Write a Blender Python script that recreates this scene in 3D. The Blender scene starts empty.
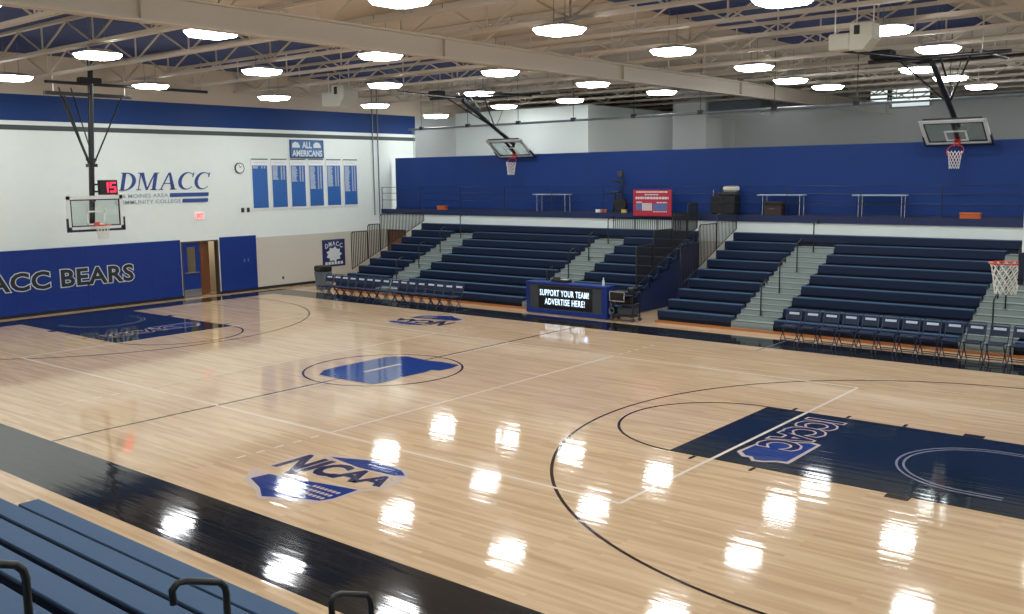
import bpy, math, random
from mathutils import Vector, Matrix
random.seed(7)
sc = bpy.context.scene
COL = sc.collection
PI = math.pi

# ------------------------------------------------------------------ materials
def lin(r, g, b):
    f = lambda c: (c / 12.92) if c <= .04045 else ((c + .055) / 1.055) ** 2.4
    return (f(r / 255), f(g / 255), f(b / 255), 1)

def mat(name, rgb, rough=.5, metal=0., spec=.5, emit=None, strength=0., noise=0., nscale=6., bump=0., alpha=None, coat=0.):
    m = bpy.data.materials.new(name); m.use_nodes = True
    nt = m.node_tree; b = nt.nodes['Principled BSDF']
    c = lin(*rgb)
    b.inputs['Base Color'].default_value = c
    b.inputs['Roughness'].default_value = rough
    b.inputs['Metallic'].default_value = metal
    b.inputs['Specular IOR Level'].default_value = spec
    if coat: b.inputs['Coat Weight'].default_value = coat
    if emit:
        b.inputs['Emission Color'].default_value = lin(*emit)
        b.inputs['Emission Strength'].default_value = strength
    if noise or bump:
        tc = nt.nodes.new('ShaderNodeTexCoord'); n = nt.nodes.new('ShaderNodeTexNoise')
        n.inputs['Scale'].default_value = nscale; n.inputs['Detail'].default_value = 4
        nt.links.new(tc.outputs['Object'], n.inputs['Vector'])
        if noise:
            mx = nt.nodes.new('ShaderNodeMix'); mx.data_type = 'RGBA'
            mx.inputs[6].default_value = tuple(x * (1 - noise) for x in c[:3]) + (1,)
            mx.inputs[7].default_value = tuple(min(1, x * (1 + noise)) for x in c[:3]) + (1,)
            nt.links.new(n.outputs['Fac'], mx.inputs[0]); nt.links.new(mx.outputs[2], b.inputs['Base Color'])
        if bump:
            bp = nt.nodes.new('ShaderNodeBump'); bp.inputs['Strength'].default_value = bump; bp.inputs['Distance'].default_value = .02
            nt.links.new(n.outputs['Fac'], bp.inputs['Height']); nt.links.new(bp.outputs['Normal'], b.inputs['Normal'])
    return m

def gloss_floor(name, wood, rgb=None, k=1.0):
    """lacquered sports floor: wood strips along X or paint under the same lacquer"""
    m = bpy.data.materials.new(name); m.use_nodes = True
    nt = m.node_tree; b = nt.nodes['Principled BSDF']; L = nt.links
    tc = nt.nodes.new('ShaderNodeTexCoord')
    def mapped(s):
        mp = nt.nodes.new('ShaderNodeMapping'); mp.inputs['Scale'].default_value = s
        L.new(tc.outputs['Object'], mp.inputs['Vector']); return mp.outputs['Vector']
    b.inputs['Roughness'].default_value = .062
    b.inputs['Specular IOR Level'].default_value = .5
    if wood:
        br = nt.nodes.new('ShaderNodeTexBrick')
        br.offset = .37; br.offset_frequency = 2; br.squash = 1
        br.inputs['Color1'].default_value = lin(216, 187, 151); br.inputs['Color2'].default_value = lin(194, 163, 127)
        br.inputs['Mortar'].default_value = lin(150, 120, 88); br.inputs['Mortar Size'].default_value = .0
        br.inputs['Brick Width'].default_value = 1.7; br.inputs['Row Height'].default_value = .07; br.inputs['Scale'].default_value = 1
        br.inputs['Bias'].default_value = -.25
        L.new(tc.outputs['Object'], br.inputs['Vector'])
        n = nt.nodes.new('ShaderNodeTexNoise'); n.inputs['Scale'].default_value = 1; n.inputs['Detail'].default_value = 5
        L.new(mapped((.8, 9, 1)), n.inputs['Vector'])
        cr = nt.nodes.new('ShaderNodeValToRGB')
        cr.color_ramp.elements[0].position = .3; cr.color_ramp.elements[0].color = (.84, .81, .78, 1)
        cr.color_ramp.elements[1].position = .62; cr.color_ramp.elements[1].color = (1, 1, 1, 1)
        L.new(n.outputs['Fac'], cr.inputs['Fac'])
        mx = nt.nodes.new('ShaderNodeMix'); mx.data_type = 'RGBA'; mx.blend_type = 'MULTIPLY'; mx.inputs[0].default_value = 1
        L.new(br.outputs['Color'], mx.inputs[6]); L.new(cr.outputs['Color'], mx.inputs[7])
        L.new(mx.outputs[2], b.inputs['Base Color'])
    else:
        b.inputs['Base Color'].default_value = lin(*rgb)
    n2 = nt.nodes.new('ShaderNodeTexNoise'); n2.inputs['Scale'].default_value = 1; n2.inputs['Detail'].default_value = 2
    L.new(mapped((.45, 6.5, 1)), n2.inputs['Vector'])
    bp = nt.nodes.new('ShaderNodeBump'); bp.inputs['Strength'].default_value = .36; bp.inputs['Distance'].default_value = .006
    L.new(n2.outputs['Fac'], bp.inputs['Height']); L.new(bp.outputs['Normal'], b.inputs['Normal'])
    return m

def mesh_screen(name, rgb, cover):
    m = bpy.data.materials.new(name); m.use_nodes = True
    nt = m.node_tree; L = nt.links; nt.nodes.clear()
    out = nt.nodes.new('ShaderNodeOutputMaterial'); mix = nt.nodes.new('ShaderNodeMixShader')
    tr = nt.nodes.new('ShaderNodeBsdfTransparent'); d = nt.nodes.new('ShaderNodeBsdfDiffuse'); t = nt.nodes.new('ShaderNodeBsdfTranslucent'); m2 = nt.nodes.new('ShaderNodeMixShader')
    d.inputs[0].default_value = lin(*rgb); t.inputs[0].default_value = lin(*rgb); m2.inputs[0].default_value = .35
    L.new(d.outputs[0], m2.inputs[1]); L.new(t.outputs[0], m2.inputs[2])
    mix.inputs[0].default_value = cover
    L.new(tr.outputs[0], mix.inputs[1]); L.new(m2.outputs[0], mix.inputs[2]); L.new(mix.outputs[0], out.inputs[0])
    return m

def glass_mat():
    m = bpy.data.materials.new('backboard_glass'); m.use_nodes = True
    nt = m.node_tree; L = nt.links; nt.nodes.clear()
    out = nt.nodes.new('ShaderNodeOutputMaterial'); mix = nt.nodes.new('ShaderNodeMixShader')
    tr = nt.nodes.new('ShaderNodeBsdfTransparent'); tr.inputs[0].default_value = (.86, .9, .88, 1)
    g = nt.nodes.new('ShaderNodeBsdfGlossy'); g.inputs['Roughness'].default_value = .05
    mix.inputs[0].default_value = .07; L.new(tr.outputs[0], mix.inputs[1]); L.new(g.outputs[0], mix.inputs[2]); L.new(mix.outputs[0], out.inputs[0])
    return m

M = dict(
    wood=gloss_floor('maple_floor', True),
    p_black=gloss_floor('floor_paint_black', False, (26, 28, 32)),
    p_navy=gloss_floor('floor_paint_navy', False, (22, 34, 48)),
    p_blue=gloss_floor('floor_paint_blue', False, (32, 58, 124)),
    p_white=gloss_floor('floor_paint_white', False, (232, 216, 198)),
    p_line=gloss_floor('floor_paint_dark_line', False, (48, 36, 32)),
    p_purple=gloss_floor('floor_paint_indigo', False, (36, 38, 76)),
    p_cream=gloss_floor('floor_paint_cream', False, (196, 178, 168)),
    p_grey=gloss_floor('floor_paint_grey', False, (134, 134, 150)),
    wall=mat('painted_block_wall', (222, 230, 224), .75, noise=.03, nscale=3),
    wall_back=mat('painted_block_wall_grey', (170, 174, 172), .8, noise=.05, nscale=2),
    band=mat('navy_wall_paint', (28, 56, 108), .6, spec=.2),
    stripe=mat('charcoal_wall_paint', (62, 70, 70), .6),
    tan=mat('tan_wall_paint', (196, 190, 176), .7, noise=.03),
    deck=mat('tan_roof_deck', (186, 172, 154), .8, noise=.04, nscale=2),
    panel=mat('navy_acoustic_panel', (38, 54, 106), .85, noise=.05),
    steel=mat('tan_painted_steel', (190, 178, 162), .55),
    pad=mat('blue_vinyl_pad', (24, 50, 122), .45, spec=.25, noise=.04, nscale=2),
    pad2=mat('navy_vinyl', (22, 30, 52), .4),
    tarp=mat('blue_vinyl_curtain', (27, 57, 120), .5, spec=.2, noise=.05, nscale=1.5),
    tarp_hem=mat('navy_vinyl_skirt', (22, 38, 82), .5),
    screen=mesh_screen('grey_curtain_mesh', (150, 153, 152), .42),
    seat=mat('shaded_navy_bench_plastic', (22, 36, 62), .45, spec=.3, noise=.05, nscale=9),  # bench body darkened, shade on its front faces put into the colour
    seattop=mat('worn_lit_blue_bench_top', (54, 82, 112), .55, spec=.18, noise=.05, nscale=9),  # rubbed tops, paler than the fronts with overhead light in the colour
    tier=mat('dark_tier_deck', (20, 28, 44), .5, spec=.3),
    step=mat('grey_green_aisle_tread', (134, 146, 142), .6, noise=.06, nscale=8),
    nose=mat('aisle_nosing', (70, 84, 84), .6),
    kick=mat('stained_wood_kickboard', (176, 112, 62), .4, noise=.12, nscale=4),
    black=mat('black_painted_steel', (20, 21, 24), .35),
    blackm=mat('matte_black', (24, 25, 27), .6),
    dgrey=mat('dark_grey_plastic', (58, 62, 66), .5),
    grey=mat('grey_plastic', (104, 112, 118), .5),
    white=mat('white_enamel', (226, 228, 226), .4),
    offw=mat('off_white_enamel', (206, 204, 190), .5),
    chrome=mat('bright_metal', (190, 194, 198), .25, metal=.9),
    rim=mat('orange_rim_enamel', (216, 74, 36), .4),
    redrim=mat('red_rim_enamel', (196, 44, 42), .4),
    net=mat('white_net_cord', (226, 222, 214), .8),
    glass=glass_mat(),
    doorw=mat('brown_wood_door', (122, 74, 44), .45, noise=.12, nscale=3),
    frame=mat('brown_door_frame', (74, 60, 50), .5),
    chair=mat('navy_chair_vinyl', (24, 36, 62), .45, spec=.3, noise=.05),
    chairf=mat('navy_chair_steel', (30, 40, 70), .4),
    label=mat('pale_chair_print', (188, 200, 214), .5),
    ltext=mat('pale_lettering', (196, 204, 206), .6),
    btext=mat('black_lettering', (22, 26, 34), .55),
    logo=mat('navy_wall_lettering', (44, 74, 138), .6),
    logog=mat('grey_wall_lettering', (150, 166, 178), .6),
    sign=mat('blue_sign_board', (62, 108, 158), .5),
    banner=mat('blue_banner_field', (42, 96, 164), .5),
    red=mat('red_sign_board', (176, 36, 58), .45),
    sblue=mat('slate_blue_print', (84, 104, 156), .5),
    lcd=mat('led_panel_black', (14, 15, 20), .3),
    ledtxt=mat('led_text', (220, 236, 255), .5, emit=(205, 232, 255), strength=1.6),
    digit=mat('red_led_digits', (255, 60, 90), .5, emit=(255, 38, 72), strength=2.2),
    exitl=mat('exit_letters', (230, 60, 60), .5, emit=(255, 70, 80), strength=1.2),
    exitf=mat('exit_face', (240, 205, 205), .5, emit=(255, 190, 190), strength=.35),
    lens=mat('fixture_lens', (255, 255, 255), .5, emit=(250, 253, 255), strength=37.),
    corr=mat('added_corridor_diffuser', (255, 240, 215), .5, emit=(255, 236, 205), strength=9.),
    hood=mat('fixture_hood', (214, 214, 208), .4),
    window=mat('daylight_pane', (220, 235, 235), .3, emit=(225, 240, 240), strength=1.3),
    tabletop=mat('pale_laminate', (178, 188, 200), .4),
    orange=mat('orange_plastic', (190, 96, 40), .5),
    yellow=mat('yellow_plastic', (200, 170, 60), .5),
    brownbox=mat('dark_brown_case', (52, 40, 36), .6),
    poster=mat('navy_poster', (36, 44, 96), .5),
    pale=mat('pale_print', (206, 214, 214), .5),
    conc=mat('grey_concrete', (120, 120, 116), .8, noise=.06),
)

# ------------------------------------------------------------------ mesh builder
class MB:
    def __init__(s): s.v = []; s.f = []; s.sm = []
    def add(s, vs, fs, smooth=False):
        o = len(s.v); s.v += [Vector(x) for x in vs]
        s.f += [tuple(i + o for i in f) for f in fs]; s.sm += [smooth] * len(fs); return s
    def box(s, lo, hi):
        (a, b, c), (d, e, f) = lo, hi
        return s.add([(a,b,c),(d,b,c),(d,e,c),(a,e,c),(a,b,f),(d,b,f),(d,e,f),(a,e,f)],
                     [(0,3,2,1),(4,5,6,7),(0,1,5,4),(1,2,6,5),(2,3,7,6),(3,0,4,7)])
    def bbox(s, lo, hi, b=.02):
        """box with chamfered edges all round"""
        (x0,y0,z0),(x1,y1,z1) = lo, hi
        b = min(b, (x1-x0)*.45, (y1-y0)*.45, (z1-z0)*.45)
        vs = []; idx = {}
        for ix,x in ((0,x0),(1,x1)):
            for iy,y in ((0,y0),(1,y1)):
                for iz,z in ((0,z0),(1,z1)):
                    sx = b*(1-2*ix); sy = b*(1-2*iy); sz = b*(1-2*iz)
                    for ax,p in enumerate(((x,y+sy,z+sz),(x+sx,y,z+sz),(x+sx,y+sy,z))):
                        idx[(ix,iy,iz,ax)] = len(vs); vs.append(p)
        I = idx; fs = []
        for k in (0,1):
            fs.append([I[(k,0,0,0)],I[(k,1,0,0)],I[(k,1,1,0)],I[(k,0,1,0)]])
            fs.append([I[(0,k,0,1)],I[(1,k,0,1)],I[(1,k,1,1)],I[(0,k,1,1)]])
            fs.append([I[(0,0,k,2)],I[(1,0,k,2)],I[(1,1,k,2)],I[(0,1,k,2)]])
        for p in (0,1):
            for q in (0,1):
                fs.append([I[(0,p,q,1)],I[(1,p,q,1)],I[(1,p,q,2)],I[(0,p,q,2)]])
                fs.append([I[(p,0,q,0)],I[(p,1,q,0)],I[(p,1,q,2)],I[(p,0,q,2)]])
                fs.append([I[(p,q,0,0)],I[(p,q,1,0)],I[(p,q,1,1)],I[(p,q,0,1)]])
                for r in (0,1): fs.append([I[(p,q,r,0)],I[(p,q,r,1)],I[(p,q,r,2)]])
        c = Vector(((x0+x1)/2,(y0+y1)/2,(z0+z1)/2)); out = []
        for f in fs:
            P = [Vector(vs[i]) for i in f]; n = (P[1]-P[0]).cross(P[2]-P[0])
            if n.dot(sum(P, Vector())/len(P) - c) < 0: f = f[::-1]
            out.append(tuple(f))
        return s.add(vs, out)
    def tube(s, pts, r, n=8, cap=True):
        pts = [Vector(p) for p in pts]; rings = []
        up = None
        for i,p in enumerate(pts):
            t = ((pts[i+1]-p) if i == 0 else (p-pts[i-1]) if i == len(pts)-1 else ((pts[i+1]-p).normalized()+(p-pts[i-1]).normalized())).normalized()
            if up is None:
                up = Vector((0,0,1)) if abs(t.z) < .9 else Vector((1,0,0))
            a = t.cross(up)
            if a.length < 1e-4: a = t.cross(Vector((0,1,0)))
            a.normalize(); b = t.cross(a).normalized(); up = -b if False else up
            rr = r[i] if isinstance(r, (list, tuple)) else r
            rings.append([p + rr*(math.cos(2*PI*k/n)*a + math.sin(2*PI*k/n)*b) for k in range(n)])
        vs = [v for R in rings for v in R]; fs = []
        for i in range(len(rings)-1):
            for k in range(n):
                k2 = (k+1) % n
                fs.append((i*n+k, (i+1)*n+k, (i+1)*n+k2, i*n+k2))
        s.add(vs, fs, True)
        if cap:
            s.add(rings[0], [tuple(range(n))]); s.add(rings[-1], [tuple(range(n))[::-1]])
        return s
    def bar(s, p, q, w, h=None, up=(0,0,1)):
        """rectangular section bar from p to q"""
        p, q = Vector(p), Vector(q); h = h or w
        t = (q-p).normalized(); u = Vector(up)
        if abs(t.dot(u)) > .95: u = Vector((1,0,0)) if abs(t.x) < .9 else Vector((0,1,0))
        a = t.cross(u).normalized()*w/2; b = a.cross(t).normalized()*h/2
        vs = [p-a-b,p+a-b,p+a+b,p-a+b,q-a-b,q+a-b,q+a+b,q-a+b]
        return s.add(vs, [(0,1,2,3),(7,6,5,4),(0,4,5,1),(1,5,6,2),(2,6,7,3),(3,7,4,0)])
    def prism(s, poly, n0, n1, fn):
        """2-D polygon (u,v) extruded between n0 and n1, mapped by fn(u,v,n)"""
        a = sum(poly[i][0]*poly[(i+1)%len(poly)][1]-poly[(i+1)%len(poly)][0]*poly[i][1] for i in range(len(poly)))
        if a < 0: poly = poly[::-1]
        k = len(poly)
        vs = [fn(u,v,n0) for u,v in poly] + [fn(u,v,n1) for u,v in poly]
        fs = [tuple(range(k))[::-1], tuple(range(k,2*k))] + [(i,(i+1)%k,(i+1)%k+k,i+k) for i in range(k)]
        return s.add(vs, fs)
    def build(s, name, m, parent=None, loc=None):
        o = Vector(loc) if loc is not None else Vector((0,0,0))
        root = parent
        off = Vector(o)
        while root is not None:
            off += root.location; root = root.parent
        me = bpy.data.meshes.new(name)
        me.from_pydata([tuple(v-off) for v in s.v], [], s.f)
        me.polygons.foreach_set('use_smooth', s.sm); me.update()
        me.materials.append(m)
        ob = bpy.data.objects.new(name, me); COL.objects.link(ob)
        ob.location = o
        if parent is not None: ob.parent = parent
        return ob

def tag(o, label=None, cat=None, group=None, kind=None):
    for k, v in (('label', label), ('category', cat), ('group', group), ('kind', kind)):
        if v: o[k] = v
    return o
def thing(name, label, cat, loc, group=None):
    o = bpy.data.objects.new(name, None); COL.objects.link(o); o.location = loc; o.empty_display_size = .2
    return tag(o, label, cat, group)
def struct(name, mb, m, label=None):
    return tag(mb.build(name, m), label, None, None, 'structure')
def copy_tree(o, parent=None):
    c = o.copy(); COL.objects.link(c)
    if parent is not None: c.parent = parent
    for ch in list(o.children): copy_tree(ch, c)
    return c
def setlab(o, label=None, **k):
    if label: o['label'] = label
    return o

# text meshes from Blender's built-in face, normalised
def text_geo(txt, bold=0., spacing=1.):
    cu = bpy.data.curves.new('t', 'FONT'); cu.body = txt; cu.size = 1; cu.offset = bold; cu.space_character = spacing; cu.resolution_u = 3
    ob = bpy.data.objects.new('t', cu)
    me = bpy.data.meshes.new_from_object(ob)
    vs = [(v.co.x, v.co.y) for v in me.vertices]; fs = [tuple(p.vertices) for p in me.polygons]
    bpy.data.objects.remove(ob); bpy.data.curves.remove(cu); bpy.data.meshes.remove(me)
    return vs, fs
def text_mb(mb, txt, u0, u1, v0, v1, n, fn, bold=0., spacing=1., ref=None, shear=0.):
    vs, fs = text_geo(txt, bold, spacing)
    R = ref or vs
    a0, a1 = min(x for x,_ in R), max(x for x,_ in R); b0, b1 = min(y for _,y in R), max(y for _,y in R)
    def mp(x, y):
        v = (y-b0)/(b1-b0); u = (x-a0)/(a1-a0)
        return fn(u0+u*(u1-u0)+shear*v*(v1-v0), v0+v*(v1-v0), n)
    mb.add([mp(x,y) for x,y in vs], fs)
    return vs
FLOOR = lambda u, v, n: (u, v, n)

# ------------------------------------------------------------------ dimensions
FT, SIDE, BW = 8.671, 7.688, 1.263        # free throw line, sideline, border width
BASE = FT + 5.79
RIMX = FT + 4.19
XL, XR, YN, YF = -16.1, 17.6, -16.6, 34.
MEZ = 2.93                                  # mezzanine floor
YW = 15.04                                 # face of the wall below the far mezzanine

# ------------------------------------------------------------------ shell
fl = struct('floor', MB().box((XL-3.5, YN, -.1), (XR, YF, 0)), M['wood'], 'lacquered maple gymnasium floor with painted court')
Zp = [.0012]
def zl(k): return .0012 + .0011*k
def floor_part(name, mb, m): return mb.build(name, m, fl)
def rect(mb, x0, y0, x1, y1, z): return mb.add([(x0,y0,z),(x1,y0,z),(x1,y1,z),(x0,y1,z)], [(0,1,2,3)])
def ring(mb, cx, cy, r, w, a0, a1, z, n=72):
    vs = []
    for i in range(n+1):
        a = a0+(a1-a0)*i/n
        for q in (r-w/2, r+w/2): vs.append((cx+q*math.cos(a), cy+q*math.sin(a), z))
    mb.add(vs, [(2*i, 2*i+1, 2*i+3, 2*i+2) for i in range(n)])
def flat(mb, poly, z):
    a = sum(poly[i][0]*poly[(i+1)%len(poly)][1]-poly[(i+1)%len(poly)][0]*poly[i][1] for i in range(len(poly)))
    if a < 0: poly = poly[::-1]
    mb.add([(x,y,z) for x,y in poly], [tuple(range(len(poly)))])

mb = MB()
XB = BASE + 1.05
for s in (-1, 1):
    rect(mb, -XB, s*SIDE if s > 0 else -SIDE-BW, XB, SIDE+BW if s > 0 else -SIDE, zl(0))
    rect(mb, BASE if s > 0 else -XB, -SIDE, XB if s > 0 else -BASE, SIDE, zl(0))
floor_part('painted_border', mb, M['p_black'])
for s in (-1, 1):
    mb = MB(); rect(mb, *( (FT, -1.83, BASE, 1.83) if s > 0 else (-BASE, -1.83, -FT, 1.83) ), zl(1))
    floor_part('painted_lane', mb, M['p_navy'])
    mb = MB()
    w = .05
    rect(mb, min(s*FT, s*BASE), -1.83-w/2, max(s*FT, s*BASE), -1.83+w/2, zl(2)); rect(mb, min(s*FT, s*BASE), 1.83-w/2, max(s*FT, s*BASE), 1.83+w/2, zl(2))
    rect(mb, s*FT-w/2, -1.83, s*FT+w/2, 1.83, zl(2))
    ring(mb, s*FT, 0, 1.83, w, PI/2 if s > 0 else -PI/2, 3*PI/2 if s > 0 else PI/2, zl(2))
    for t in (-1, 1):                     # lane space marks and the block
        for x in (9.13, 10.14, 11.14):
            rect(mb, s*x-.03, min(t*1.87, t*2.06), s*x+.03, max(t*1.87, t*2.06), zl(2))
        rect(mb, min(s*12.1, s*12.42), min(t*1.86, t*2.03), max(s*12.1, s*12.42), max(t*1.86, t*2.03), zl(2))
    floor_part('free_throw_line', mb, M['p_line'])
    mb = MB(); ring(mb, s*RIMX, 0, 6.356, w, PI/2 if s > 0 else -PI/2, 3*PI/2 if s > 0 else PI/2, zl(2), 120)
    for t in (-1, 1): rect(mb, min(s*RIMX, s*BASE), t*6.356-w/2, max(s*RIMX, s*BASE), t*6.356+w/2, zl(2))
    floor_part('three_point_arc', mb, M['p_line'])
    mb = MB()
    for r in (1.13, 1.23):
        ring(mb, s*(RIMX+.05), 0, r, .035, PI/2 if s > 0 else -PI/2, 3*PI/2 if s > 0 else PI/2, zl(2), 40)
        for t in (-1, 1): rect(mb, min(s*(RIMX+.05), s*13.4), t*r-.0175, max(s*(RIMX+.05), s*13.4), t*r+.0175, zl(2))
    floor_part('restricted_arc', mb, M['p_grey'])
mb = MB(); rect(mb, -.025, -SIDE, .025, SIDE, zl(2)); floor_part('half_court_line', mb, M['p_line'])
mb = MB(); ring(mb, 0, 0, 1.83, .05, 0, 2*PI, zl(3), 96); floor_part('centre_circle', mb, M['p_line'])
mb = MB(); D = .413; H = 4.45
for t in (-1, 1): rect(mb, -9+D, t*H-.03, 9+D, t*H+.03, zl(3))
for x in (-9, -3, 3, 9): rect(mb, x+D-.03, -H, x+D+.03, H, zl(4))
for t0, t1 in ((-H, -1.83), (1.83, H)): rect(mb, .10, t0, .15, t1, zl(4))
for x in (-3, 3):
    for t in (-1, 1):
        for k in range(5):
            a, b = t*(H+.25+.37*k), t*(H+.25+.37*k+.17)
            rect(mb, x+D-.025, min(a,b), x+D+.025, max(a,b), zl(4))
floor_part('volleyball_line', mb, M['p_white'])
mb = MB()
for x in (5.9, -5.1): rect(mb, x-.025, 7.1, x+.025, 8.9, zl(4))
floor_part('bench_mark', mb, M['p_grey'])

# centre emblem: a blue state outline with a pale slot
mb = MB(); flat(mb, [(-.7,-1.32),(-1.0,-.95),(-1.07,-.6),(-1.07,1.05),(-.98,1.2),(-.67,1.44),(.12,1.36),(.5,1.42),(1.12,1.38),(1.22,1.0),(1.19,.63),(.98,.58),(1.05,.3),(1.01,-.41),(1.12,-.9),(1.06,-1.29),(.22,-1.33)], zl(3))
ce = floor_part('centre_emblem', mb, M['p_blue'])
mb = MB(); rect(mb, -.16, -.5, -.04, .62, zl(4)); mb.build('emblem_slot', M['p_cream'], ce)
mb = MB(); flat(mb, [(-.7,-1.24),(-.98,-.97),(-.9,-.9),(-.58,-1.18)], zl(4)); mb.build('emblem_mark', M['p_purple'], ce)

# conference emblem in the lane (and the same, turned, in the far lane)
for s in (1, -1):
    T = lambda u, v, n, s=s: (s*u, s*v, n)
    TT = lambda P: [(s*x, s*y) for x, y in P]
    mb = MB(); flat(mb, TT([(9.53,-1.24),(9.72,-1.45),(9.84,-1.44),(9.95,-1.59),(10.12,-1.54),(10.28,-1.42),(10.46,-1.4),(10.47,-1.32),(10.46,-.1),(10.3,-.04),(9.6,-.45)]), zl(3))
    ic = floor_part('conference_emblem', mb, M['p_cream'])
    mb = MB(); flat(mb, TT([(9.60,-1.2),(9.74,-1.36),(9.86,-1.36),(9.96,-1.5),(10.1,-1.47),(10.28,-1.34),(10.4,-1.31),(10.41,-.16),(10.28,-.12),(9.62,-.5)]), zl(4)); mb.build('emblem_field', M['p_blue'], ic)
    ctx = lambda u, v, n, s=s: (s*v, -s*u, n)
    mb = MB(); mb2 = MB()
    ref = text_geo('ICCAC', .02, 1.0)[0]
    text_mb(mb, 'ICCAC', -1.48, .72, 9.60, 10.26, zl(6), ctx, .07, 1.0, ref)
    text_mb(mb2, 'ICCAC', -1.48, .72, 9.60, 10.26, zl(7), ctx, .025, 1.0, ref)
    mb.build('emblem_outline', M['p_cream'], ic); mb2.build('emblem_lettering', M['p_purple'], ic)

# athletic association emblems near both sidelines
for s in (1, -1):
    ox, oy = (0, 0) if s > 0 else (.75, -.05)
    TT = lambda P: [(s*x+ox, s*y+oy) for x, y in P]
    T = lambda u, v, n: (s*u+ox, s*v+oy, n)
    mb = MB(); flat(mb, TT([(4.45,-6.95),(4.12,-6.6),(4.1,-5.55),(4.5,-5.3),(5.2,-5.08),(6.1,-5.16),(6.32,-5.4),(6.42,-5.75),(6.36,-6.12),(6.26,-6.25),(6.24,-6.75),(6.12,-6.97),(5.33,-7.33),(4.95,-7.12)]), zl(3))
    nj = floor_part('association_emblem', mb, M['p_cream'])
    mb = MB(); flat(mb, TT([(4.14,-6.5),(4.16,-5.6),(4.5,-5.42),(5.2,-5.5),(6.25,-5.55),(6.33,-6.0),(6.2,-6.17),(5.3,-6.36),(4.52,-6.5)]), zl(4)); mb.build('emblem_ground', M['wood'], nj)
    mb = MB(); flat(mb, TT([(4.47,-6.84),(4.52,-6.55),(5.29,-6.4),(6.16,-6.23),(6.17,-6.69),(6.09,-6.87),(5.84,-6.95),(5.29,-7.24),(4.96,-7.03)]), zl(4))
    flat(mb, TT([(4.56,-5.40),(5.25,-5.14),(5.99,-5.22),(6.22,-5.36),(6.08,-5.46),(5.71,-5.49),(5.35,-5.51),(4.95,-5.45)]), zl(4))
    mb.build('emblem_field', M['p_blue'], nj)
    mb = MB(); mb2 = MB(); ref = text_geo('NJCAA', .03, 1.0)[0]
    def TN(u, v, n, T=T):
        g = (u-4.2)/2.1; lo = -6.5+.42*g; hi = -5.52-.04*g
        return T(u, lo+(hi-lo)*v, n)
    text_mb(mb, 'NJCAA', 4.22, 6.3, 0, 1, zl(5), TN, .085, 1.0, ref, .0)
    text_mb(mb2, 'NJCAA', 4.22, 6.3, 0, 1, zl(6), TN, .045, 1.0, ref, .0)
    mb.build('emblem_outline', M['p_cream'], nj); mb2.build('emblem_lettering', M['p_purple'], nj)
    mb = MB()
    for y in (-6.5, -6.64, -6.78):
        for k in range(7): flat(mb, TT([(5.5+.085*k, y-.035),(5.56+.085*k, y-.035),(5.56+.085*k, y+.035),(5.5+.085*k, y+.035)]), zl(5))
    mb.build('emblem_small_print', M['p_cream'], nj)

# walls
DY0, DY1, DZ = 4.82, 6.42, 2.12            # left doorway
struct('wall_left', MB().box((XL-.2, YN, 0), (XL, DY0, 8.5)).box((XL-.2, DY1, 0), (XL, YF, 8.5)).box((XL-.2, DY0, DZ), (XL, DY1, 8.5)), M['wall'])
struct('wall_right', MB().box((XR, YN, 0), (XR+.2, YF, 8.5)), M['wall'])
struct('wall_near', MB().box((XL, YN-.2, 0), (XR, YN, 8.5)), M['wall'])
struct('wall_back', MB().box((XL, YF, 0), (XR, YF+.2, 8.5)), M['wall_back'])
struct('wall_far', MB().box((XL, YW, 2.1), (XR, YW+.2, 2.8)), M['wall'])
struct('trim_1', MB().box((XL-.02, YN, 6.38), (XL+.012, 17.25, 7.22)), M['band'], 'navy band painted round the top of the end wall')
struct('trim_2', MB().box((XL-.02, YN, 6.08), (XL+.012, 17.25, 6.24)), M['stripe'], 'thin charcoal stripe below the navy band')
struct('trim_3', MB().box((XL-.02, YN, 7.22), (XL+.03, YF, 8.5)), M['deck'], 'tan panelling between navy band and roof')
struct('trim_4', MB().box((XL-.02, 8.12, 0), (XL+.01, YW, 2.1)), M['tan'], 'tan wainscot paint beside the far bleachers')
struct('trim_5', MB().box((XL, YW, 0), (-15.8, YW+.18, 2.1)).box((-14.6, YW, 0), (XR, YW+.18, 2.1)), M['tan'], 'tan lower wall under the mezzanine')
struct('baseboard_left', MB().box((XL, 8.15, 0), (XL+.04, YW, .11)).box((XL, YN, 0), (XL+.03, DY0, .1)).box((XL, DY1, 0), (XL+.03, 8.15, .1)), M['blackm'])
struct('trim_6', MB().box((XL, 17.25, 0), (XL+.02, YF, 8.0)), M['wall_back'], 'grey end wall beyond the divider curtain')
struct('ceiling', MB().box((XL-.2, YN, 8.5), (XR+.2, YF+.2, 8.6)), M['deck'], 'tan metal roof deck')
struct('trim_7', MB().box((-15.6, YN, 8.46), (-6.4, 15.2, 8.49)), M['panel'], 'navy acoustic panels on the left roof bay')
struct('trim_8', MB().box((3.2, YN, 8.46), (9.0, 15.2, 8.49)), M['panel'], 'navy acoustic panels on the middle roof bay')
struct('trim_9', MB().box((13.6, YN, 8.46), (17.5, 15.2, 8.49)), M['panel'], 'navy acoustic panels on the right roof bay')
# far mezzanine slab, near mezzanine
struct('trim_10', MB().box((XL, YW-.03, 2.8), (XR, YF, MEZ)), M['conc'], 'far mezzanine floor slab')
struct('trim_11', MB().box((XL, YW-.05, 2.8), (XR, YW-.032, MEZ+.02)), M['tarp_hem'], 'navy edge of the far mezzanine')
struct('trim_12', MB().box((XL, YN, MEZ-.2), (XR, -15.3, MEZ)), M['conc'], 'near mezzanine floor slab')
# room behind the curtain
struct('wall_inner', MB().box((XL, 20, MEZ), (-8.22, 20.2, 7.45)).box((-8.42, 20.2, MEZ), (-8.22, YF, 7.45)), M['wall'], 'pale block room walls behind the divider curtain')
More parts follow.
